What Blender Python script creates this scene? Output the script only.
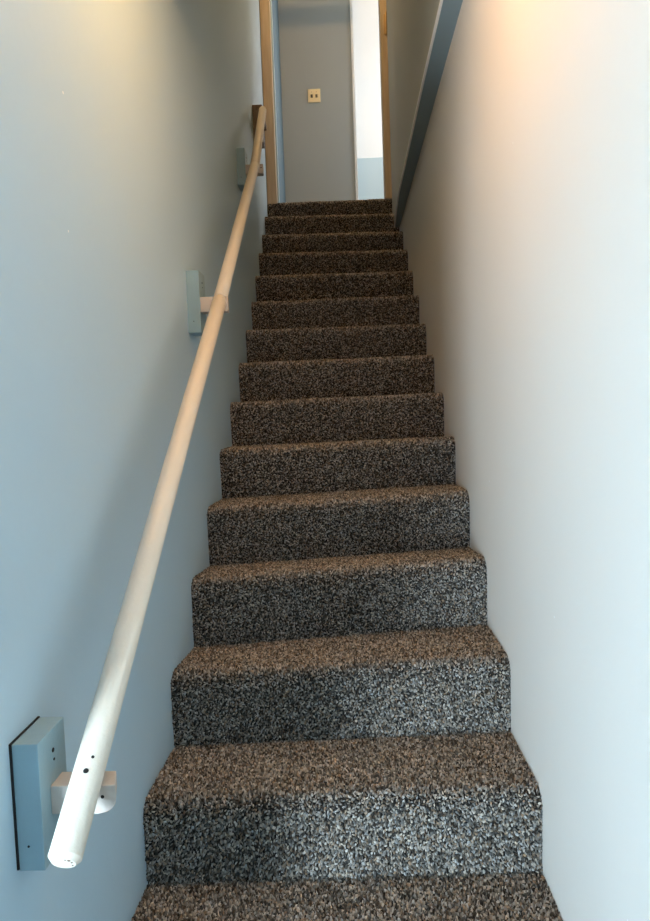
import bpy, bmesh, math, random
import numpy as np
from mathutils import Matrix, Vector

for o in list(bpy.data.objects):
    bpy.data.objects.remove(o)
scene = bpy.context.scene
C = scene.collection

# ------------------------------------------------------------------ camera
CAM = Vector((0.04164, -1.17320, 1.00669))
PITCH, YAW, ROLL = -0.06486, -0.03424, -0.03606
fw = Vector((math.sin(YAW)*math.cos(PITCH), math.cos(YAW)*math.cos(PITCH), math.sin(PITCH)))
rt = Vector((math.cos(YAW), -math.sin(YAW), 0.0))
up = rt.cross(fw)
r2 = rt*math.cos(ROLL) + up*math.sin(ROLL)
u2 = -rt*math.sin(ROLL) + up*math.cos(ROLL)
cd = bpy.data.cameras.new('camera')
cd.sensor_fit = 'VERTICAL'
cd.sensor_height = 36.0
cd.lens = 690.0/921.0*36.0
cd.clip_start = 0.02
cam = bpy.data.objects.new('camera', cd)
C.objects.link(cam)
cam.matrix_world = Matrix(((r2.x, u2.x, -fw.x, CAM.x), (r2.y, u2.y, -fw.y, CAM.y),
                           (r2.z, u2.z, -fw.z, CAM.z), (0, 0, 0, 1)))
scene.camera = cam

# ------------------------------------------------------------------ world, daylight, exposure
w = bpy.data.worlds.new('world')
scene.world = w
w.use_nodes = True
w.node_tree.nodes['Background'].inputs[0].default_value = (0.62, 0.78, 1.0, 1)
w.node_tree.nodes['Background'].inputs[1].default_value = 1.0
vs = scene.view_settings
vs.view_transform = 'Standard'
vs.look = 'None'
vs.gamma = 1.0
vs.use_curve_mapping = False
vs.exposure = 0.0


def area(name, loc, aim, sx, sy, power, col):
    d = bpy.data.lights.new(name, 'AREA')
    d.shape = 'RECTANGLE'
    d.size, d.size_y = sx, sy
    d.energy = power
    d.color = col
    o = bpy.data.objects.new(name, d)
    C.objects.link(o)
    o.location = loc
    o.rotation_euler = (Vector(aim) - Vector(loc)).to_track_quat('-Z', 'Y').to_euler()
    return o


DAY = (0.73, 0.89, 1.04)
LAMP_COL = (1.0, 0.50, 0.15)
LAMP_STRENGTH = 82.0
TOP_FILL_COL = (1.0, 0.58, 0.22)
TOP_FILL_STRENGTH = 220.0
area('daylight_entrance', (-1.38, -2.16, 0.36), (-1.38, 0, 0.36), 0.46, 0.84, 150.0, DAY)
area('daylight_upstairs_room', (1.74, 5.22, 3.95), (0.0, 5.22, 3.95), 0.62, 1.1, 36.0, (1.0, 0.88, 0.84))

HALLWIN = (0.80, 0.90, 1.0)
area('daylight_hall_window', (1.74, 4.30, 3.45), (0.0, 4.30, 3.35), 0.55, 1.0, 18.0, HALLWIN)

# ------------------------------------------------------------------ measured dimensions
R, G = 0.17884, 0.26958           # rise and going of one step
XL, XR = -0.43, 0.43              # wall faces of the stairwell
YD = 14*G                         # plane of the door at the top
ZT = 14*R                         # level of the upper floor
ZS = 2.232                        # lower ceiling / underside of the thicker upper wall
YE = 0.84                         # edge of the lower ceiling
ZC = 4.95                         # upper ceiling


def xl(y):                        # the left wall drifts outwards near the top
    return XL - 0.038*min(1.0, max(0.0, (y-2.3)/1.47))


def xu(y):                        # face of the thicker wall above on the right
    return 0.366 + 0.006*min(1.0, max(0.0, (y-1.5)/1.3)) + 0.034*min(1.0, max(0.0, (y-2.8)/0.97))


# ------------------------------------------------------------------ materials
def new_mat(name):
    m = bpy.data.materials.new(name)
    m.use_nodes = True
    nt = m.node_tree
    return m, nt, nt.nodes['Principled BSDF']


def srgb(r, g, b):
    f = lambda c: (c/255/12.92) if c/255 <= 0.04045 else ((c/255+0.055)/1.055)**2.4
    return (f(r), f(g), f(b), 1)


def paint(name, col, rough=0.55, bump=0.12, scale=60, var=0.04, chips=0.0, chipcol=(0.85, 0.85, 0.83, 1), cell=7.0):
    m, nt, p = new_mat(name)
    N, L = nt.nodes, nt.links
    tc = N.new('ShaderNodeTexCoord')
    n1 = N.new('ShaderNodeTexNoise')
    n1.inputs['Scale'].default_value = 2.2
    n1.inputs['Detail'].default_value = 5
    L.new(tc.outputs['Object'], n1.inputs['Vector'])
    mix = N.new('ShaderNodeMix')
    mix.data_type = 'RGBA'
    mix.inputs[6].default_value = tuple(c*(1-var) for c in col[:3]) + (1,)
    mix.inputs[7].default_value = tuple(min(1, c*(1+var)) for c in col[:3]) + (1,)
    L.new(n1.outputs['Fac'], mix.inputs[0])
    out = mix.outputs[2]
    if chips:
        v = N.new('ShaderNodeTexVoronoi')
        v.inputs['Scale'].default_value = cell
        v.inputs['Randomness'].default_value = 1.0
        L.new(tc.outputs['Object'], v.inputs['Vector'])
        lt = N.new('ShaderNodeMath')
        lt.operation = 'LESS_THAN'
        lt.inputs[1].default_value = chips
        L.new(v.outputs['Distance'], lt.inputs[0])
        m2 = N.new('ShaderNodeMix')
        m2.data_type = 'RGBA'
        L.new(lt.outputs[0], m2.inputs[0])
        L.new(out, m2.inputs[6])
        m2.inputs[7].default_value = chipcol
        out = m2.outputs[2]
    L.new(out, p.inputs['Base Color'])
    p.inputs['Roughness'].default_value = rough
    n2 = N.new('ShaderNodeTexNoise')
    n2.inputs['Scale'].default_value = scale
    n2.inputs['Detail'].default_value = 4
    L.new(tc.outputs['Object'], n2.inputs['Vector'])
    b = N.new('ShaderNodeBump')
    b.inputs['Strength'].default_value = bump
    b.inputs['Distance'].default_value = 0.004
    L.new(n2.outputs['Fac'], b.inputs['Height'])
    L.new(b.outputs['Normal'], p.inputs['Normal'])
    return m


def wood(name, c1, c2, rough=0.45, scale=(30, 30, 4)):
    m, nt, p = new_mat(name)
    N, L = nt.nodes, nt.links
    tc = N.new('ShaderNodeTexCoord')
    mp = N.new('ShaderNodeMapping')
    mp.inputs['Scale'].default_value = scale
    n1 = N.new('ShaderNodeTexNoise')
    n1.inputs['Scale'].default_value = 2.0
    n1.inputs['Detail'].default_value = 6
    L.new(tc.outputs['Object'], mp.inputs[0])
    L.new(mp.outputs[0], n1.inputs['Vector'])
    r = N.new('ShaderNodeValToRGB')
    r.color_ramp.elements[0].position = 0.35
    r.color_ramp.elements[1].position = 0.65
    r.color_ramp.elements[0].color = c1
    r.color_ramp.elements[1].color = c2
    L.new(n1.outputs['Fac'], r.inputs[0])
    L.new(r.outputs[0], p.inputs['Base Color'])
    p.inputs['Roughness'].default_value = rough
    b = N.new('ShaderNodeBump')
    b.inputs['Strength'].default_value = 0.15
    b.inputs['Distance'].default_value = 0.003
    L.new(n1.outputs['Fac'], b.inputs['Height'])
    L.new(b.outputs['Normal'], p.inputs['Normal'])
    return m


M = {}
M['wall'] = paint('pale_blue_wall_paint', srgb(178, 203, 217), 0.5, 0.15, 45, 0.03, 0.018)
M['wall_light'] = paint('off_white_wall_paint', srgb(221, 215, 206), 0.5, 0.15, 45, 0.02, 0.022)
M['wall_door'] = paint('mid_blue_hall_paint', srgb(98, 120, 130), 0.55, 0.12, 45, 0.03)
M['wall_upper'] = paint('greige_wall_paint', srgb(178, 174, 162), 0.55, 0.12, 45, 0.03)
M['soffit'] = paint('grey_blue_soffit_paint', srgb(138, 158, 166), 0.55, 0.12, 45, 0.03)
M['wall_hall'] = paint('grey_hall_paint', srgb(172, 178, 178), 0.55, 0.12, 45, 0.03)
M['ceiling'] = paint('white_ceiling_paint', srgb(235, 232, 225), 0.8)
M['white'] = paint('white_wall_paint', srgb(244, 243, 240), 0.6)
M['dado'] = paint('blue_dado_paint', srgb(192, 208, 212), 0.6)
M['block'] = paint('blue_gloss_paint', srgb(142, 169, 179), 0.4, 0.2, 80, 0.08, 0.02)
M['rail'] = paint('worn_cream_gloss_paint', srgb(220, 210, 194), 0.42, 0.35, 90, 0.06, 0.016, srgb(150, 120, 96))
M['arm'] = paint('off_white_gloss_paint', srgb(196, 186, 176), 0.45, 0.3, 90, 0.08)
M['bare'] = wood('brown_wood', srgb(104, 84, 68), srgb(136, 112, 92))
M['jamb'] = wood('tan_wood', srgb(180, 160, 134), srgb(194, 174, 148), 0.45, (25, 25, 2.5))
M['switch'] = paint('cream_plastic', srgb(242, 222, 178), 0.3, 0.02, 60, 0.01)
M['rocker'] = paint('dark_plastic', srgb(70, 58, 50), 0.35, 0.02, 60, 0.01)
M['floor'] = paint('brown_floor_carpet', srgb(96, 84, 74), 0.95, 0.6, 300, 0.35)
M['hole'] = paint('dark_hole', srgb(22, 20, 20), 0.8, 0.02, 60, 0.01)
M['metal'], _nt, _p = new_mat('dull_brass')
_p.inputs['Base Color'].default_value = srgb(170, 145, 105)
_p.inputs['Metallic'].default_value = 0.8
_p.inputs['Roughness'].default_value = 0.4
M['glass'], nt, p = new_mat('thin_clear_glass')
tr = nt.nodes.new('ShaderNodeBsdfTransparent')
tr.inputs[0].default_value = (0.95, 0.97, 0.97, 1)
gl = nt.nodes.new('ShaderNodeBsdfGlossy')
gl.inputs['Roughness'].default_value = 0.02
mx = nt.nodes.new('ShaderNodeMixShader')
mx.inputs[0].default_value = 0.06
nt.links.new(tr.outputs[0], mx.inputs[1])
nt.links.new(gl.outputs[0], mx.inputs[2])
nt.links.new(mx.outputs[0], nt.nodes['Material Output'].inputs[0])
M['bulb'], nt, p = new_mat('lit_opal_glass')
p.inputs['Base Color'].default_value = (1, 0.9, 0.75, 1)
p.inputs['Emission Color'].default_value = LAMP_COL + (1,)
p.inputs['Emission Strength'].default_value = LAMP_STRENGTH

M['fill_bulb'], nt, p = new_mat('glowing_fill_glass')  # glow of the lamp added to brighten the upper stairwell
p.inputs['Base Color'].default_value = (1, 0.9, 0.75, 1)
p.inputs['Emission Color'].default_value = TOP_FILL_COL + (1,)
p.inputs['Emission Strength'].default_value = TOP_FILL_STRENGTH

# carpet: backing and tufts that carry their own yarn colour
M['backing'], nt, p = new_mat('carpet_backing')
p.inputs['Base Color'].default_value = (0.006, 0.005, 0.0045, 1)
p.inputs['Roughness'].default_value = 0.95
M['yarn'], nt, p = new_mat('flecked_carpet_yarn')
at = nt.nodes.new('ShaderNodeAttribute')
at.attribute_name = 'yarn'
nt.links.new(at.outputs['Color'], p.inputs['Base Color'])
p.inputs['Roughness'].default_value = 0.9
p.inputs['Specular IOR Level'].default_value = 0.15


# ------------------------------------------------------------------ mesh helpers
def link(name, me, mat, parent=None, smooth=False):
    if mat is not None:
        me.materials.append(mat)
    if smooth:
        for f in me.polygons:
            f.use_smooth = True
    o = bpy.data.objects.new(name, me)
    C.objects.link(o)
    if parent:
        o.parent = parent
    return o


def obj(name, bm, mat, parent=None, smooth=False):
    bmesh.ops.recalc_face_normals(bm, faces=bm.faces)
    me = bpy.data.meshes.new(name)
    bm.to_mesh(me)
    bm.free()
    return link(name, me, mat, parent, smooth)


def box_bm(x0, x1, y0, y1, z0, z1, bevel=0.0, seg=2):
    bm = bmesh.new()
    bmesh.ops.create_cube(bm, size=1)
    for v in bm.verts:
        v.co = Vector(((x0+x1)/2+v.co.x*(x1-x0), (y0+y1)/2+v.co.y*(y1-y0), (z0+z1)/2+v.co.z*(z1-z0)))
    if bevel:
        bmesh.ops.bevel(bm, geom=bm.edges[:], offset=bevel, segments=seg, affect='EDGES', profile=0.6)
    return bm


def box(name, x0, x1, y0, y1, z0, z1, mat, parent=None, bevel=0.0):
    return obj(name, box_bm(x0, x1, y0, y1, z0, z1, bevel), mat, parent)


def prism_bm(pts, z0, z1):          # plan polygon extruded upwards
    bm = bmesh.new()
    lo = [bm.verts.new((x, y, z0)) for x, y in pts]
    hi = [bm.verts.new((x, y, z1)) for x, y in pts]
    bm.faces.new(lo)
    bm.faces.new(hi)
    n = len(pts)
    for i in range(n):
        bm.faces.new((lo[i], lo[(i+1) % n], hi[(i+1) % n], hi[i]))
    return bm


def empty(name, loc=(0, 0, 0)):
    o = bpy.data.objects.new(name, None)
    o.empty_display_size = 0.05
    C.objects.link(o)
    o.location = loc
    return o


def tag(o, label, cat, group=None):
    o['label'] = label
    o['category'] = cat
    if group:
        o['group'] = group
    return o


def struct(o):
    o['kind'] = 'structure'
    return o


def tube_bm(pts, rad, n=24, cap=0.004):
    """round bar through pts with chamfered ends"""
    pts = [Vector(p) for p in pts]
    d0 = (pts[1]-pts[0]).normalized()
    d1 = (pts[-1]-pts[-2]).normalized()
    path = [(pts[0], rad-cap, d0), (pts[0]+d0*cap, rad, d0)]
    for i in range(1, len(pts)-1):
        d = ((pts[i]-pts[i-1]).normalized()+(pts[i+1]-pts[i]).normalized()).normalized()
        path.append((pts[i], rad, d))
    path += [(pts[-1]-d1*cap, rad, d1), (pts[-1], rad-cap, d1)]
    bm = bmesh.new()
    rings = []
    for c, r, d in path:
        a = Vector((1, 0, 0))
        a = (a-d*a.dot(d)).normalized()
        b = d.cross(a)
        rings.append([bm.verts.new(c+(a*math.cos(t)+b*math.sin(t))*r) for t in
                      [2*math.pi*k/n for k in range(n)]])
    for q, s in zip(rings, rings[1:]):
        for k in range(n):
            bm.faces.new((q[k], q[(k+1) % n], s[(k+1) % n], s[k]))
    bm.faces.new(rings[0])
    bm.faces.new(rings[-1])
    return bm


def disc_bm(c, nrm, r, h, n=12):
    bm = bmesh.new()
    nrm = Vector(nrm).normalized()
    q = nrm.to_track_quat('Z', 'Y').to_matrix().to_4x4()
    bmesh.ops.create_cone(bm, cap_ends=True, segments=n, radius1=r, radius2=r*0.85, depth=h,
                          matrix=Matrix.Translation(Vector(c)) @ q)
    return bm


# ------------------------------------------------------------------ the shell
ys = [-0.38, 0.6, 1.5, 2.3, 2.8, 3.3, YD-0.002]
pts = [(xl(y), y) for y in ys] + [(-0.60, YD-0.002), (-0.60, -0.38)]
struct(obj('wall_left', prism_bm(pts, -R-0.02, ZC), M['wall']))
struct(box('wall_right', XR, 0.60, -2.1, YD, -R-0.02, ZS, M['wall_light']))
ys = [YE, 1.5, 2.3, 2.8, 3.3, YD-0.002]
pts = [(xu(y), y) for y in ys] + [(0.60, YD-0.002), (0.60, YE)]
struct(obj('wall_right_upper', prism_bm(pts, ZS, ZC), M['wall_upper']))
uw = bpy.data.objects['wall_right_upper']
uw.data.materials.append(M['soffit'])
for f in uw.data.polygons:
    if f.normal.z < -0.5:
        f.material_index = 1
q = [(xu(y)-0.0035, y) for y in ys] + [(xu(y)+0.004, y) for y in reversed(ys)]
struct(obj('lit_edge_strip', prism_bm(q, ZS-0.003, ZS+0.008), M['white']))  # white strip that paints the lamp-lit lower edge of the upper wall
struct(box('ceiling_lower', -1.75, 0.60, -2.1, YE, ZS, ZS+0.22, M['ceiling']))
struct(box('wall_front_upper', xl(0), xu(0), YE-0.1, YE, ZS+0.22, ZC, M['wall']))
struct(box('ceiling_upper', -0.75, 1.8, YE-0.1, 5.8, ZC, ZC+0.1, M['ceiling']))
# entrance lobby behind the viewer
struct(box('floor', -1.75, 0.60, -2.1, 0.0, -R-0.1, -R, M['floor']))
struct(box('wall_lobby_left', -1.85, -1.75, -2.1, -0.28, -R-0.1, ZS, M['wall']))
struct(box('wall_lobby_front', -1.75, -0.60, -0.38, -0.28, -R-0.1, ZS, M['wall']))
bm = box_bm(-1.85, -1.66, -2.2, -2.1, -R-0.1, ZS)
struct(obj('wall_lobby_back', bm, M['wall']))
struct(box('wall_lobby_back_right', -1.10, 0.60, -2.2, -2.1, -R-0.1, ZS, M['wall']))
struct(box('wall_lobby_back_head', -1.66, -1.10, -2.2, -2.1, 2.0, ZS, M['wall']))
e = struct(empty('door_2', (-1.38, -2.12, -R)))
for a, b, c2, d2 in ((-0.28, -0.23, 0, 2.17), (0.23, 0.28, 0, 2.17), (-0.23, 0.23, 0, 0.1),
                     (-0.23, 0.23, 2.1, 2.17), (-0.23, 0.23, 0.99, 1.06)):
    box('door_rail', a, b, -0.02, 0.02, c2, d2, M['white'], e, 0.003)
box('pane', -0.23, 0.23, -0.003, 0.003, 0.1, 0.99, M['glass'], e)
box('door_panel', -0.23, 0.23, -0.012, 0.012, 1.06, 2.1, M['white'], e)

# ------------------------------------------------------------------ upper hall
YB = YD + 1.0
YF = 5.62
struct(box('floor_upper', -0.75, 1.8, YD+0.004, 5.8, ZT-0.18, ZT-0.004, M['floor']))
struct(box('wall_hall_left', -0.52, -0.415, YD+0.115, YB, ZT, ZC, M['wall_door']))
struct(box('wall_hall_back', -0.52, 0.186, YB, YF, ZT, ZC, M['wall_hall']))
struct(box('trim_1', 0.178, 0.200, YB-0.010, YB+0.012, ZT, ZC, M['white'], None, 0.002))
struct(box('wall_hall_front', 0.60, 1.75, YD, YD+0.1, ZT, ZC, M['wall_hall']))
far = struct(box('wall_far', 0.186, 1.75, YF, YF+0.1, ZT, ZC, M['white']))
box('dado_panel', 0.186, 1.75, YF-0.012, YF, ZT, ZT+0.945, M['dado'], far, 0.002)
struct(box('wall_hall_right', 1.65, 1.75, 4.62, 4.85, ZT, ZC, M['wall_hall']))
struct(box('wall_hall_right_end', 1.65, 1.75, YD+0.1, 3.98, ZT, ZC, M['wall_hall']))
struct(box('wall_hall_right_sill', 1.65, 1.75, 3.98, 4.62, ZT, 2.90, M['wall_hall']))
struct(box('wall_hall_right_lintel', 1.65, 1.75, 3.98, 4.62, 4.0, ZC, M['wall_hall']))
struct(box('wall_hall_right_below', 1.65, 1.75, 4.85, YF, ZT, 3.35, M['wall_hall']))
struct(box('wall_hall_right_above', 1.65, 1.75, 4.85, YF, 4.55, ZC, M['wall_hall']))
for k, (wy, wz, hw, hh) in enumerate(((5.235, 3.35, 0.385, 1.2), (4.30, 2.90, 0.32, 1.1))):
    e = struct(empty('window_%d' % (k+1), (1.69, wy, wz)))
    t = 0.04
    for a, b, c2, d2 in ((-hw, -hw+t, 0, hh), (hw-t, hw, 0, hh), (-hw+t, hw-t, 0, t), (-hw+t, hw-t, hh-t, hh)):
        box('window_frame', 0.0, 0.04, a, b, c2, d2, M['white'], e, 0.003)
    box('pane', 0.018, 0.022, -hw+t, hw-t, t, hh-t, M['glass'], e)

# door frame at the head of the stairs
e = struct(empty('door_1', (0, YD, ZT)))
box('jamb', -0.466, -0.398, -0.012, 0.11, 0, 2.02, M['jamb'], e, 0.004)
box('jamb', 0.358, 0.41, -0.012, 0.11, 0, 2.02, M['jamb'], e, 0.004)
box('head', -0.466, 0.41, -0.012, 0.11, 2.02, 2.08, M['jamb'], e, 0.004)
box('door_stop', -0.398, -0.388, 0.05, 0.085, 0, 2.02, M['wall'], e, 0.002)
for zz in (1.10,):
    h = obj('hinge', box_bm(0.384, 0.404, -0.020, -0.011, zz, zz+0.13, 0.002), M['metal'], e)
    b2 = bmesh.new()
    bmesh.ops.create_cone(b2, cap_ends=True, segments=12, radius1=0.007, radius2=0.007, depth=0.15,
                          matrix=Matrix.Translation((0.398, -0.026, zz+0.065)))
    obj('hinge_pin', b2, M['metal'], h)

# ------------------------------------------------------------------ carpeted stairs
# measured unevenness of each nosing and riser foot: left (dy, dz), right (dy, dz)
NOSE = {1: (-.002, -.003, .006, .006), 2: (-.001, -.002, .009, .016), 3: (-.001, -.002, .011, .032),
        4: (-.001, -.005, .004, .020), 5: (-.001, -.007, .001, .010), 6: (0, -.008, 0, .001),
        7: (.001, -.007, 0, -.003), 8: (.001, -.008, .002, -.011), 9: (.002, -.009, .002, -.009),
        10: (0, -.001, .003, -.010), 11: (-.002, .006, .003, -.010), 12: (-.001, .003, .005, -.012),
        13: (-.006, .012, .002, -.005), 14: (-.004, .002, .004, -.002), 0: (0, 0, 0, 0)}
FOOT = {1: (-.007, -.006, .003, .003), 2: (-.006, -.008, .005, .008), 3: (-.010, -.020, .010, .020),
        4: (-.006, -.018, .005, .016), 5: (-.001, -.006, .003, .020)}


def nose(i, s):
    n = NOSE[i]
    return (i*G-0.012+n[2*s], i*R-0.006+n[2*s+1])


def foot(i, s):
    if i in FOOT:
        n = FOOT[i]
        return (i*G+n[2*s], (i-1)*R+n[2*s+1])
    if i == 0:
        return (0.0, -R)
    return (i*G+NOSE[i][2*s], (i-1)*R+0.5*(NOSE[i-1][2*s+1]))


def riser_profile(i, s):
    fy, fz = foot(i, s)
    ny, nz = nose(i, s)
    out = [(fy, fz), (fy-0.003, fz+0.03)]
    out += [(fy+(ny-fy)*0.55-0.002, fz+(nz-fz)*0.55), (ny+0.002, nz-0.060), (ny, nz-0.034), (ny, nz-0.020)]
    return out


def tread_profile(i, s):
    ny, nz = nose(i, s)
    r = 0.036
    top = nz+0.009
    out = [(ny, nz-0.020)]
    for k in range(1, 7):
        t = k/6*math.pi/2
        out.append((ny+r*(1-math.cos(t)), nz-0.020+0.029*math.sin(t)))
    if i < 14:
        fy, fz = foot(i+1, s)
    else:
        fy, fz = YD+0.03, top
    for t in (0.3, 0.6, 0.85, 1.0):
        out.append((ny+r+(fy-ny-r)*t, top+(fz-top)*t))
    return out


rng = np.random.default_rng(7)


def carpet(name, pl, pr, i, parent, gap):
    """carpet on one tread or riser: a woven backing lofted from wall to wall and real tufts standing on it"""
    nx = 30
    A = np.array(pl, float)
    B = np.array(pr, float)
    m = len(A)
    ts = np.linspace(0, 1, nx+1)
    ymid = (A[:, 0].mean()+B[:, 0].mean())/2
    x0, x1 = xl(ymid)+0.0005, XR-0.0005
    P = np.zeros((m, nx+1, 3))
    P[:, :, 0] = x0+(x1-x0)*ts[None, :]
    P[:, :, 1:] = A[:, None, :]*(1-ts)[None, :, None]+B[:, None, :]*ts[None, :, None]
    wob = 0.0025*np.sin(ts*9+i*1.7)+0.0015*np.sin(ts*23+i*4.1)
    wob = wob*np.sin(np.pi*ts)
    P[:, :, 2] += wob[None, :]*np.linspace(0, 1, m)[:, None]*(1 if name == 'riser' else 0)
    if name == 'tread':
        P[:, :, 2] += wob[None, :]*np.linspace(1, 0, m)[:, None]
    verts = P.reshape(-1, 3)
    a, k = np.meshgrid(np.arange(m-1), np.arange(nx), indexing='ij')
    v0 = (a*(nx+1)+k).ravel()
    quads = np.stack([v0, v0+1, v0+nx+2, v0+nx+1], 1)
    # tufts
    c0, c1, c3 = verts[quads[:, 0]], verts[quads[:, 1]], verts[quads[:, 3]]
    nrm = np.cross(c1-c0, c3-c0)
    ar = np.linalg.norm(nrm, axis=1)
    nrm /= ar[:, None]
    if nrm[:, 2].mean()-nrm[:, 1].mean() < 0:
        nrm = -nrm
    # jittered grid of tufts over the whole strip so the cover stays even
    mid = (A+B)/2
    seg = np.linalg.norm(np.diff(mid, axis=0), axis=1)
    arc = np.concatenate([[0], np.cumsum(seg)])
    nr, nc = max(2, int(arc[-1]/gap)), int((x1-x0)/gap)
    rr, cc = np.meshgrid(np.arange(nr), np.arange(nc), indexing='ij')
    sp = (rr.ravel()+0.5+rng.uniform(-.55, .55, nr*nc))/nr*arc[-1]
    sp = np.clip(sp, 0, arc[-1]*0.9999)
    xt = np.clip((cc.ravel()+0.5+rng.uniform(-.55, .55, nr*nc))/nc, 0, 0.9999)
    si = np.searchsorted(arc, sp, side='right')-1
    v = (sp-arc[si])/seg[si]
    ki = np.floor(xt*nx).astype(int)
    u = xt*nx-ki
    idx = si*nx+ki
    base = c0[idx]+(c1-c0)[idx]*u[:, None]+(c3-c0)[idx]*v[:, None]
    n = nrm[idx]
    T = len(idx)
    ex = np.tile([1.0, 0, 0], (T, 1))
    ey = np.cross(n, ex)
    ang = rng.random(T)*6.283
    rad = gap*(0.85+0.25*rng.random(T))
    hgt = 0.0045+0.003*rng.random(T)
    d1 = ex*np.cos(ang)[:, None]+ey*np.sin(ang)[:, None]
    d2 = -ex*np.sin(ang)[:, None]+ey*np.cos(ang)[:, None]
    low = base-n*0.0006
    lift = base+n*hgt[:, None]+ex*rng.normal(0, 0.0012, T)[:, None]+ey*rng.normal(0, 0.0012, T)[:, None]
    # a twisted loop lying in a random direction: four feet and a short ridge
    tv = [low+d1*rad[:, None], low+d2*rad[:, None]*0.5, low-d1*rad[:, None], low-d2*rad[:, None]*0.5,
          lift+d1*rad[:, None]*0.45, lift-d1*rad[:, None]*0.45]
    tv = np.stack(tv, 1)
    tv[:, :, 0] = np.clip(tv[:, :, 0], x0, x1)
    nv = len(verts)
    allv = np.concatenate([verts, tv.reshape(-1, 3)])
    b = nv+6*np.arange(T)
    tris = np.concatenate([np.stack(q, 1) for q in (
        (b, b+1, b+4), (b+1, b+5, b+4), (b+1, b+2, b+5), (b+2, b+3, b+5), (b+3, b+4, b+5), (b+3, b, b+4))])
    # yarn colours: near-black, brown, grey-beige and pale flecks
    # each tuft twists several strands, so tones run from near-black through brown and taupe to pale flecks
    tone = rng.random(T)
    lum = np.interp(tone, [0, .30, .55, .75, .90, 1.0], [.03, .12, .24, .36, .48, .66])
    warm = rng.normal(0, 0.05, T)
    col = lum[:, None]*np.stack([1.07+warm, np.ones(T)*0.97, 0.85-warm], 1)*0.86
    # brown strands among the darker ones
    brown = (rng.random(T) < 0.25) & (tone < 0.75)
    col[brown] *= np.array([1.18, 0.97, 0.80])
    vcol = np.ones((len(allv), 4))
    vcol[:nv, :3] = .02
    vcol[nv:, :3] = np.repeat(col, 6, axis=0)
    me = bpy.data.meshes.new(name)
    nq = len(quads)
    nt_ = len(tris)
    me.vertices.add(len(allv))
    me.vertices.foreach_set('co', allv.ravel())
    me.loops.add(nq*4+nt_*3)
    me.loops.foreach_set('vertex_index', np.concatenate([quads.ravel(), tris.ravel()]))
    me.polygons.add(nq+nt_)
    me.polygons.foreach_set('loop_start', np.concatenate([np.arange(nq)*4, nq*4+np.arange(nt_)*3]))
    mi = np.ones(nq+nt_, dtype=np.int32)
    mi[:nq] = 0
    me.polygons.foreach_set('material_index', mi)
    ca = me.color_attributes.new('yarn', 'FLOAT_COLOR', 'POINT')
    ca.data.foreach_set('color', vcol.ravel())
    me.update(calc_edges=True)
    me.materials.append(M['backing'])
    me.materials.append(M['yarn'])
    o = bpy.data.objects.new(name, me)
    C.objects.link(o)
    o.parent = parent
    return o


stairs = tag(empty('staircase', (0, 0, 0)), 'straight narrow flight of stairs covered in dark brown flecked carpet', 'stairs')
for i in range(0, 15):
    gap = 0.0045 if i <= 4 else 0.0052 if i <= 9 else 0.0062
    carpet('riser', riser_profile(i, 0), riser_profile(i, 1), i, stairs, gap)
    carpet('tread', tread_profile(i, 0), tread_profile(i, 1), i, stairs, gap)

# ------------------------------------------------------------------ handrail on the left wall
hr = tag(empty('handrail', (XL, -0.35, 0.45)), 'worn cream painted round wooden handrail on wall blocks beside the stairs', 'handrail')
inv = hr.location.copy()


def hadd(name, bm, mat, parent=None, smooth=False):
    o = obj(name, bm, mat, None, smooth)
    for v in o.data.vertices:
        v.co -= inv
    o.parent = parent or hr
    return o


RAD = 0.0213
BOT = Vector((-0.333, -0.353, 0.458))
JNT = Vector((-0.333, 0.944, 1.370))
MID = Vector((-0.333, 0.30, 0.921))
BND = Vector((-0.335, 2.005, 2.143))
TOP = Vector((-0.372, 2.79, 2.722))


def smooth_bar(o):
    for f in o.data.polygons:
        f.use_smooth = len(f.vertices) == 4 and f.area > 0.0006
    return o


lower = smooth_bar(hadd('rail', tube_bm([BOT, MID, JNT], RAD, 28, 0.006), M['rail']))
upper = smooth_bar(hadd('rail', tube_bm([JNT+(BND-JNT)*0.0005, BND], RAD*0.985, 28, 0.0012), M['rail']))
endp = smooth_bar(hadd('rail_end_piece', tube_bm([BND-(TOP-BND)*0.02, TOP], RAD, 28, 0.006), M['rail']))
d = (JNT-BOT).normalized()
upn = Vector((0, -d.z, d.y)).normalized()
for t, sx, rr in ((0.108, 0.004, 0.0042), (0.128, 0.008, 0.0026)):
    c = BOT+d*t
    nn = (upn*math.cos(sx/RAD)+Vector((1, 0, 0))*math.sin(sx/RAD))
    hadd('screw_hole', disc_bm(c+nn*(RAD-0.0002), nn, rr, 0.0016), M['hole'], lower)


sidev = Vector((1, 0, 0))
for ox, oy, rr in ((0.009, 0.008, 0.0022), (0.011, 0.002, 0.0014), (0.005, 0.010, 0.0012), (0.010, -0.006, 0.0012)):
    hadd('paint_chip', disc_bm(BOT+sidev*ox+upn*oy-d*0.0001, -d, rr, 0.0012, 7), M['bare'], lower)


def block_bm(x0, x1, y0, y1, z0, z1, bev=0.0016):
    return box_bm(x0, x1, y0, y1, z0, z1, bev, 2)


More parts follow.
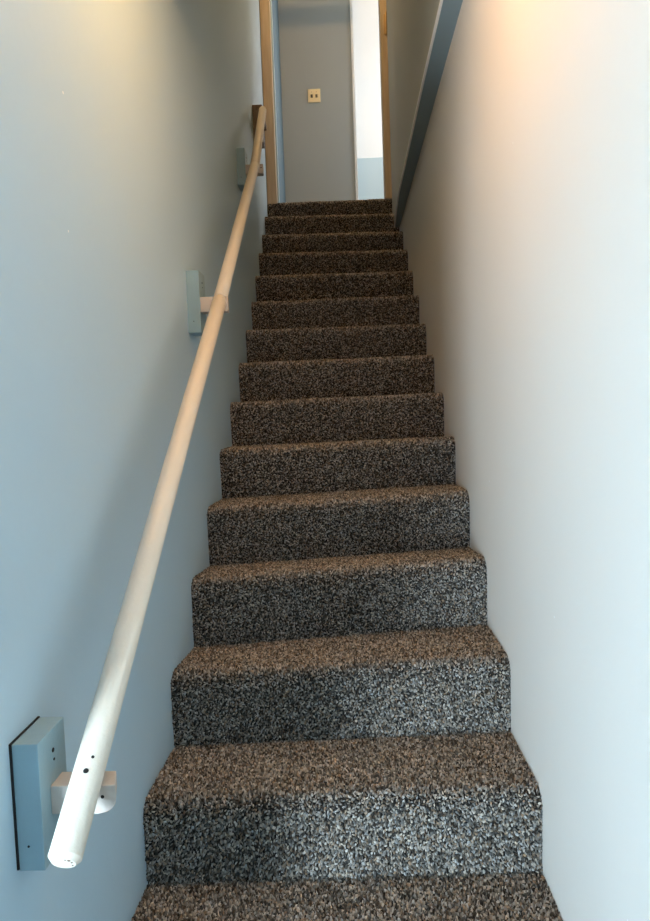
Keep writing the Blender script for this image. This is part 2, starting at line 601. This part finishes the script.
def arm_bm(x0, x1, y0, y1, z0, z1, rx=0.004, slant=0.0):
    """short timber arm, lower outer corner rounded off, outer end cut at a slant"""
    rz = min(rx*0.75, (z1-z0)*0.6)
    prof = [(x0, z0), (x1-rx, z0)]
    for k in range(1, 7):
        t = k/6*math.pi/2
        prof.append((x1-rx+rx*math.sin(t), z0+rz*(1-math.cos(t))))
    prof += [(x1, z1), (x0, z1)]
    bm = bmesh.new()
    a = [bm.verts.new((x+(slant if x > x0+0.001 else 0), y0, z)) for x, z in prof]
    b = [bm.verts.new((x, y1, z)) for x, z in prof]
    bm.faces.new(a)
    bm.faces.new(b)
    n = len(prof)
    for k in range(n):
        bm.faces.new((a[k], a[(k+1) % n], b[(k+1) % n], b[k]))
    bmesh.ops.bevel(bm, geom=bm.edges[:], offset=0.001, segments=1, affect='EDGES')
    return bm


# (block y0, y1, z0, z1), (arm y0, y1, z0, z1)
BR = [((-0.282, -0.195, 0.400, 0.578), (-0.252, -0.212, 0.462, 0.503), 0.026, 0.012),
      ((0.925, 1.012, 1.271, 1.458), (0.930, 0.972, 1.333, 1.378), 0.004, 0.004),
      ((2.095, 2.19, 2.090, 2.257), (2.100, 2.14, 2.140, 2.182), 0.004, 0.003)]
for (by0, by1, bz0, bz1), (ay0, ay1, az0, az1), rnd, sl in BR:
    xw = xl((by0+by1)/2)
    b = hadd('mounting_block', block_bm(xw+(0.003 if bz0 < 1.0 else -0.0005), xw+0.039, by0, by1, bz0, bz1), M['block'])
    a = hadd('bracket_arm', arm_bm(xw+0.0385, -0.311, ay0, ay1, az0, az1, rnd, sl), M['arm'], b)
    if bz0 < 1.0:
        hadd('shadow_gap_strip', box_bm(xw-0.0005, xw+0.003, by0-0.0012, by1+0.0005, bz0+0.002, bz1+0.001), M['hole'], b)  # dark strip that paints the shadow line between block and wall
    xf = xw+0.039
    ym = by0+0.045
    for dz, rr in ((0.030, 0.0036), (0.044, 0.0022)):
        hadd('screw_hole', disc_bm((xf+0.0002, ym+0.004*(dz-0.03)*30, bz1-dz), (1, 0, 0), rr, 0.0014), M['hole'], b)
    hadd('screw_hole', disc_bm((xw+0.018, by0-0.0002, bz0+0.035), (0, -1, 0), 0.0018, 0.0012), M['hole'], b)
    hadd('screw_hole', disc_bm((-0.318, ay0-0.0002, (az0+az1)/2+0.004), (0, -1, 0), 0.0028, 0.0012), M['hole'], a)
b = hadd('end_block', block_bm(xl(2.95)-0.0005, xl(2.95)+0.056, 2.93, 3.02, 2.60, 2.815), M['bare'])
hadd('bracket_arm', arm_bm(xl(2.95)+0.045, TOP.x+0.004, 2.74, 2.94, 2.67, 2.70, 0.004), M['bare'], b)

# ------------------------------------------------------------------ light switch in the hall
sw = tag(empty('light_switch', (-0.143, YB, 3.672)), 'square cream double light switch on the grey hall wall upstairs', 'light switch')
box('plate', -0.052, 0.052, -0.010, 0.0, -0.055, 0.055, M['switch'], sw, 0.004)
for dx in (-0.02, 0.02):
    rk = box('rocker', dx-0.009, dx+0.009, -0.015, -0.009, -0.017, 0.009, M['rocker'], sw, 0.002)
for dx in (-0.02, 0.02):
    obj('screw', disc_bm((dx, -0.0105, 0.030), (0, -1, 0), 0.0035, 0.002), M['metal'], sw)

# ------------------------------------------------------------------ ceiling lamps above the frame; the upper one is an added fill
def ceiling_lamp(loc, label, mat):
    lamp = tag(empty('ceiling_light', loc), label, 'ceiling light')
    bm = bmesh.new()
    bmesh.ops.create_cone(bm, cap_ends=True, segments=32, radius1=0.085, radius2=0.095, depth=0.03,
                          matrix=Matrix.Translation((0, 0, -0.015)))
    obj('lamp_base', bm, M['white'], lamp, False)
    bm = bmesh.new()
    bmesh.ops.create_uvsphere(bm, u_segments=24, v_segments=12, radius=0.075,
                              matrix=Matrix.Translation((0, 0, -0.075)) @ Matrix.Diagonal((1, 1, 0.7, 1)))
    obj('lamp_shade', bm, mat, lamp, True)


ceiling_lamp((-0.02, 0.20, ZS), 'round opal glass ceiling light above the lower steps', M['bulb'])
ceiling_lamp((-0.03, 2.50, ZC), 'unseen round ceiling light added to brighten the upper steps', M['fill_bulb'])
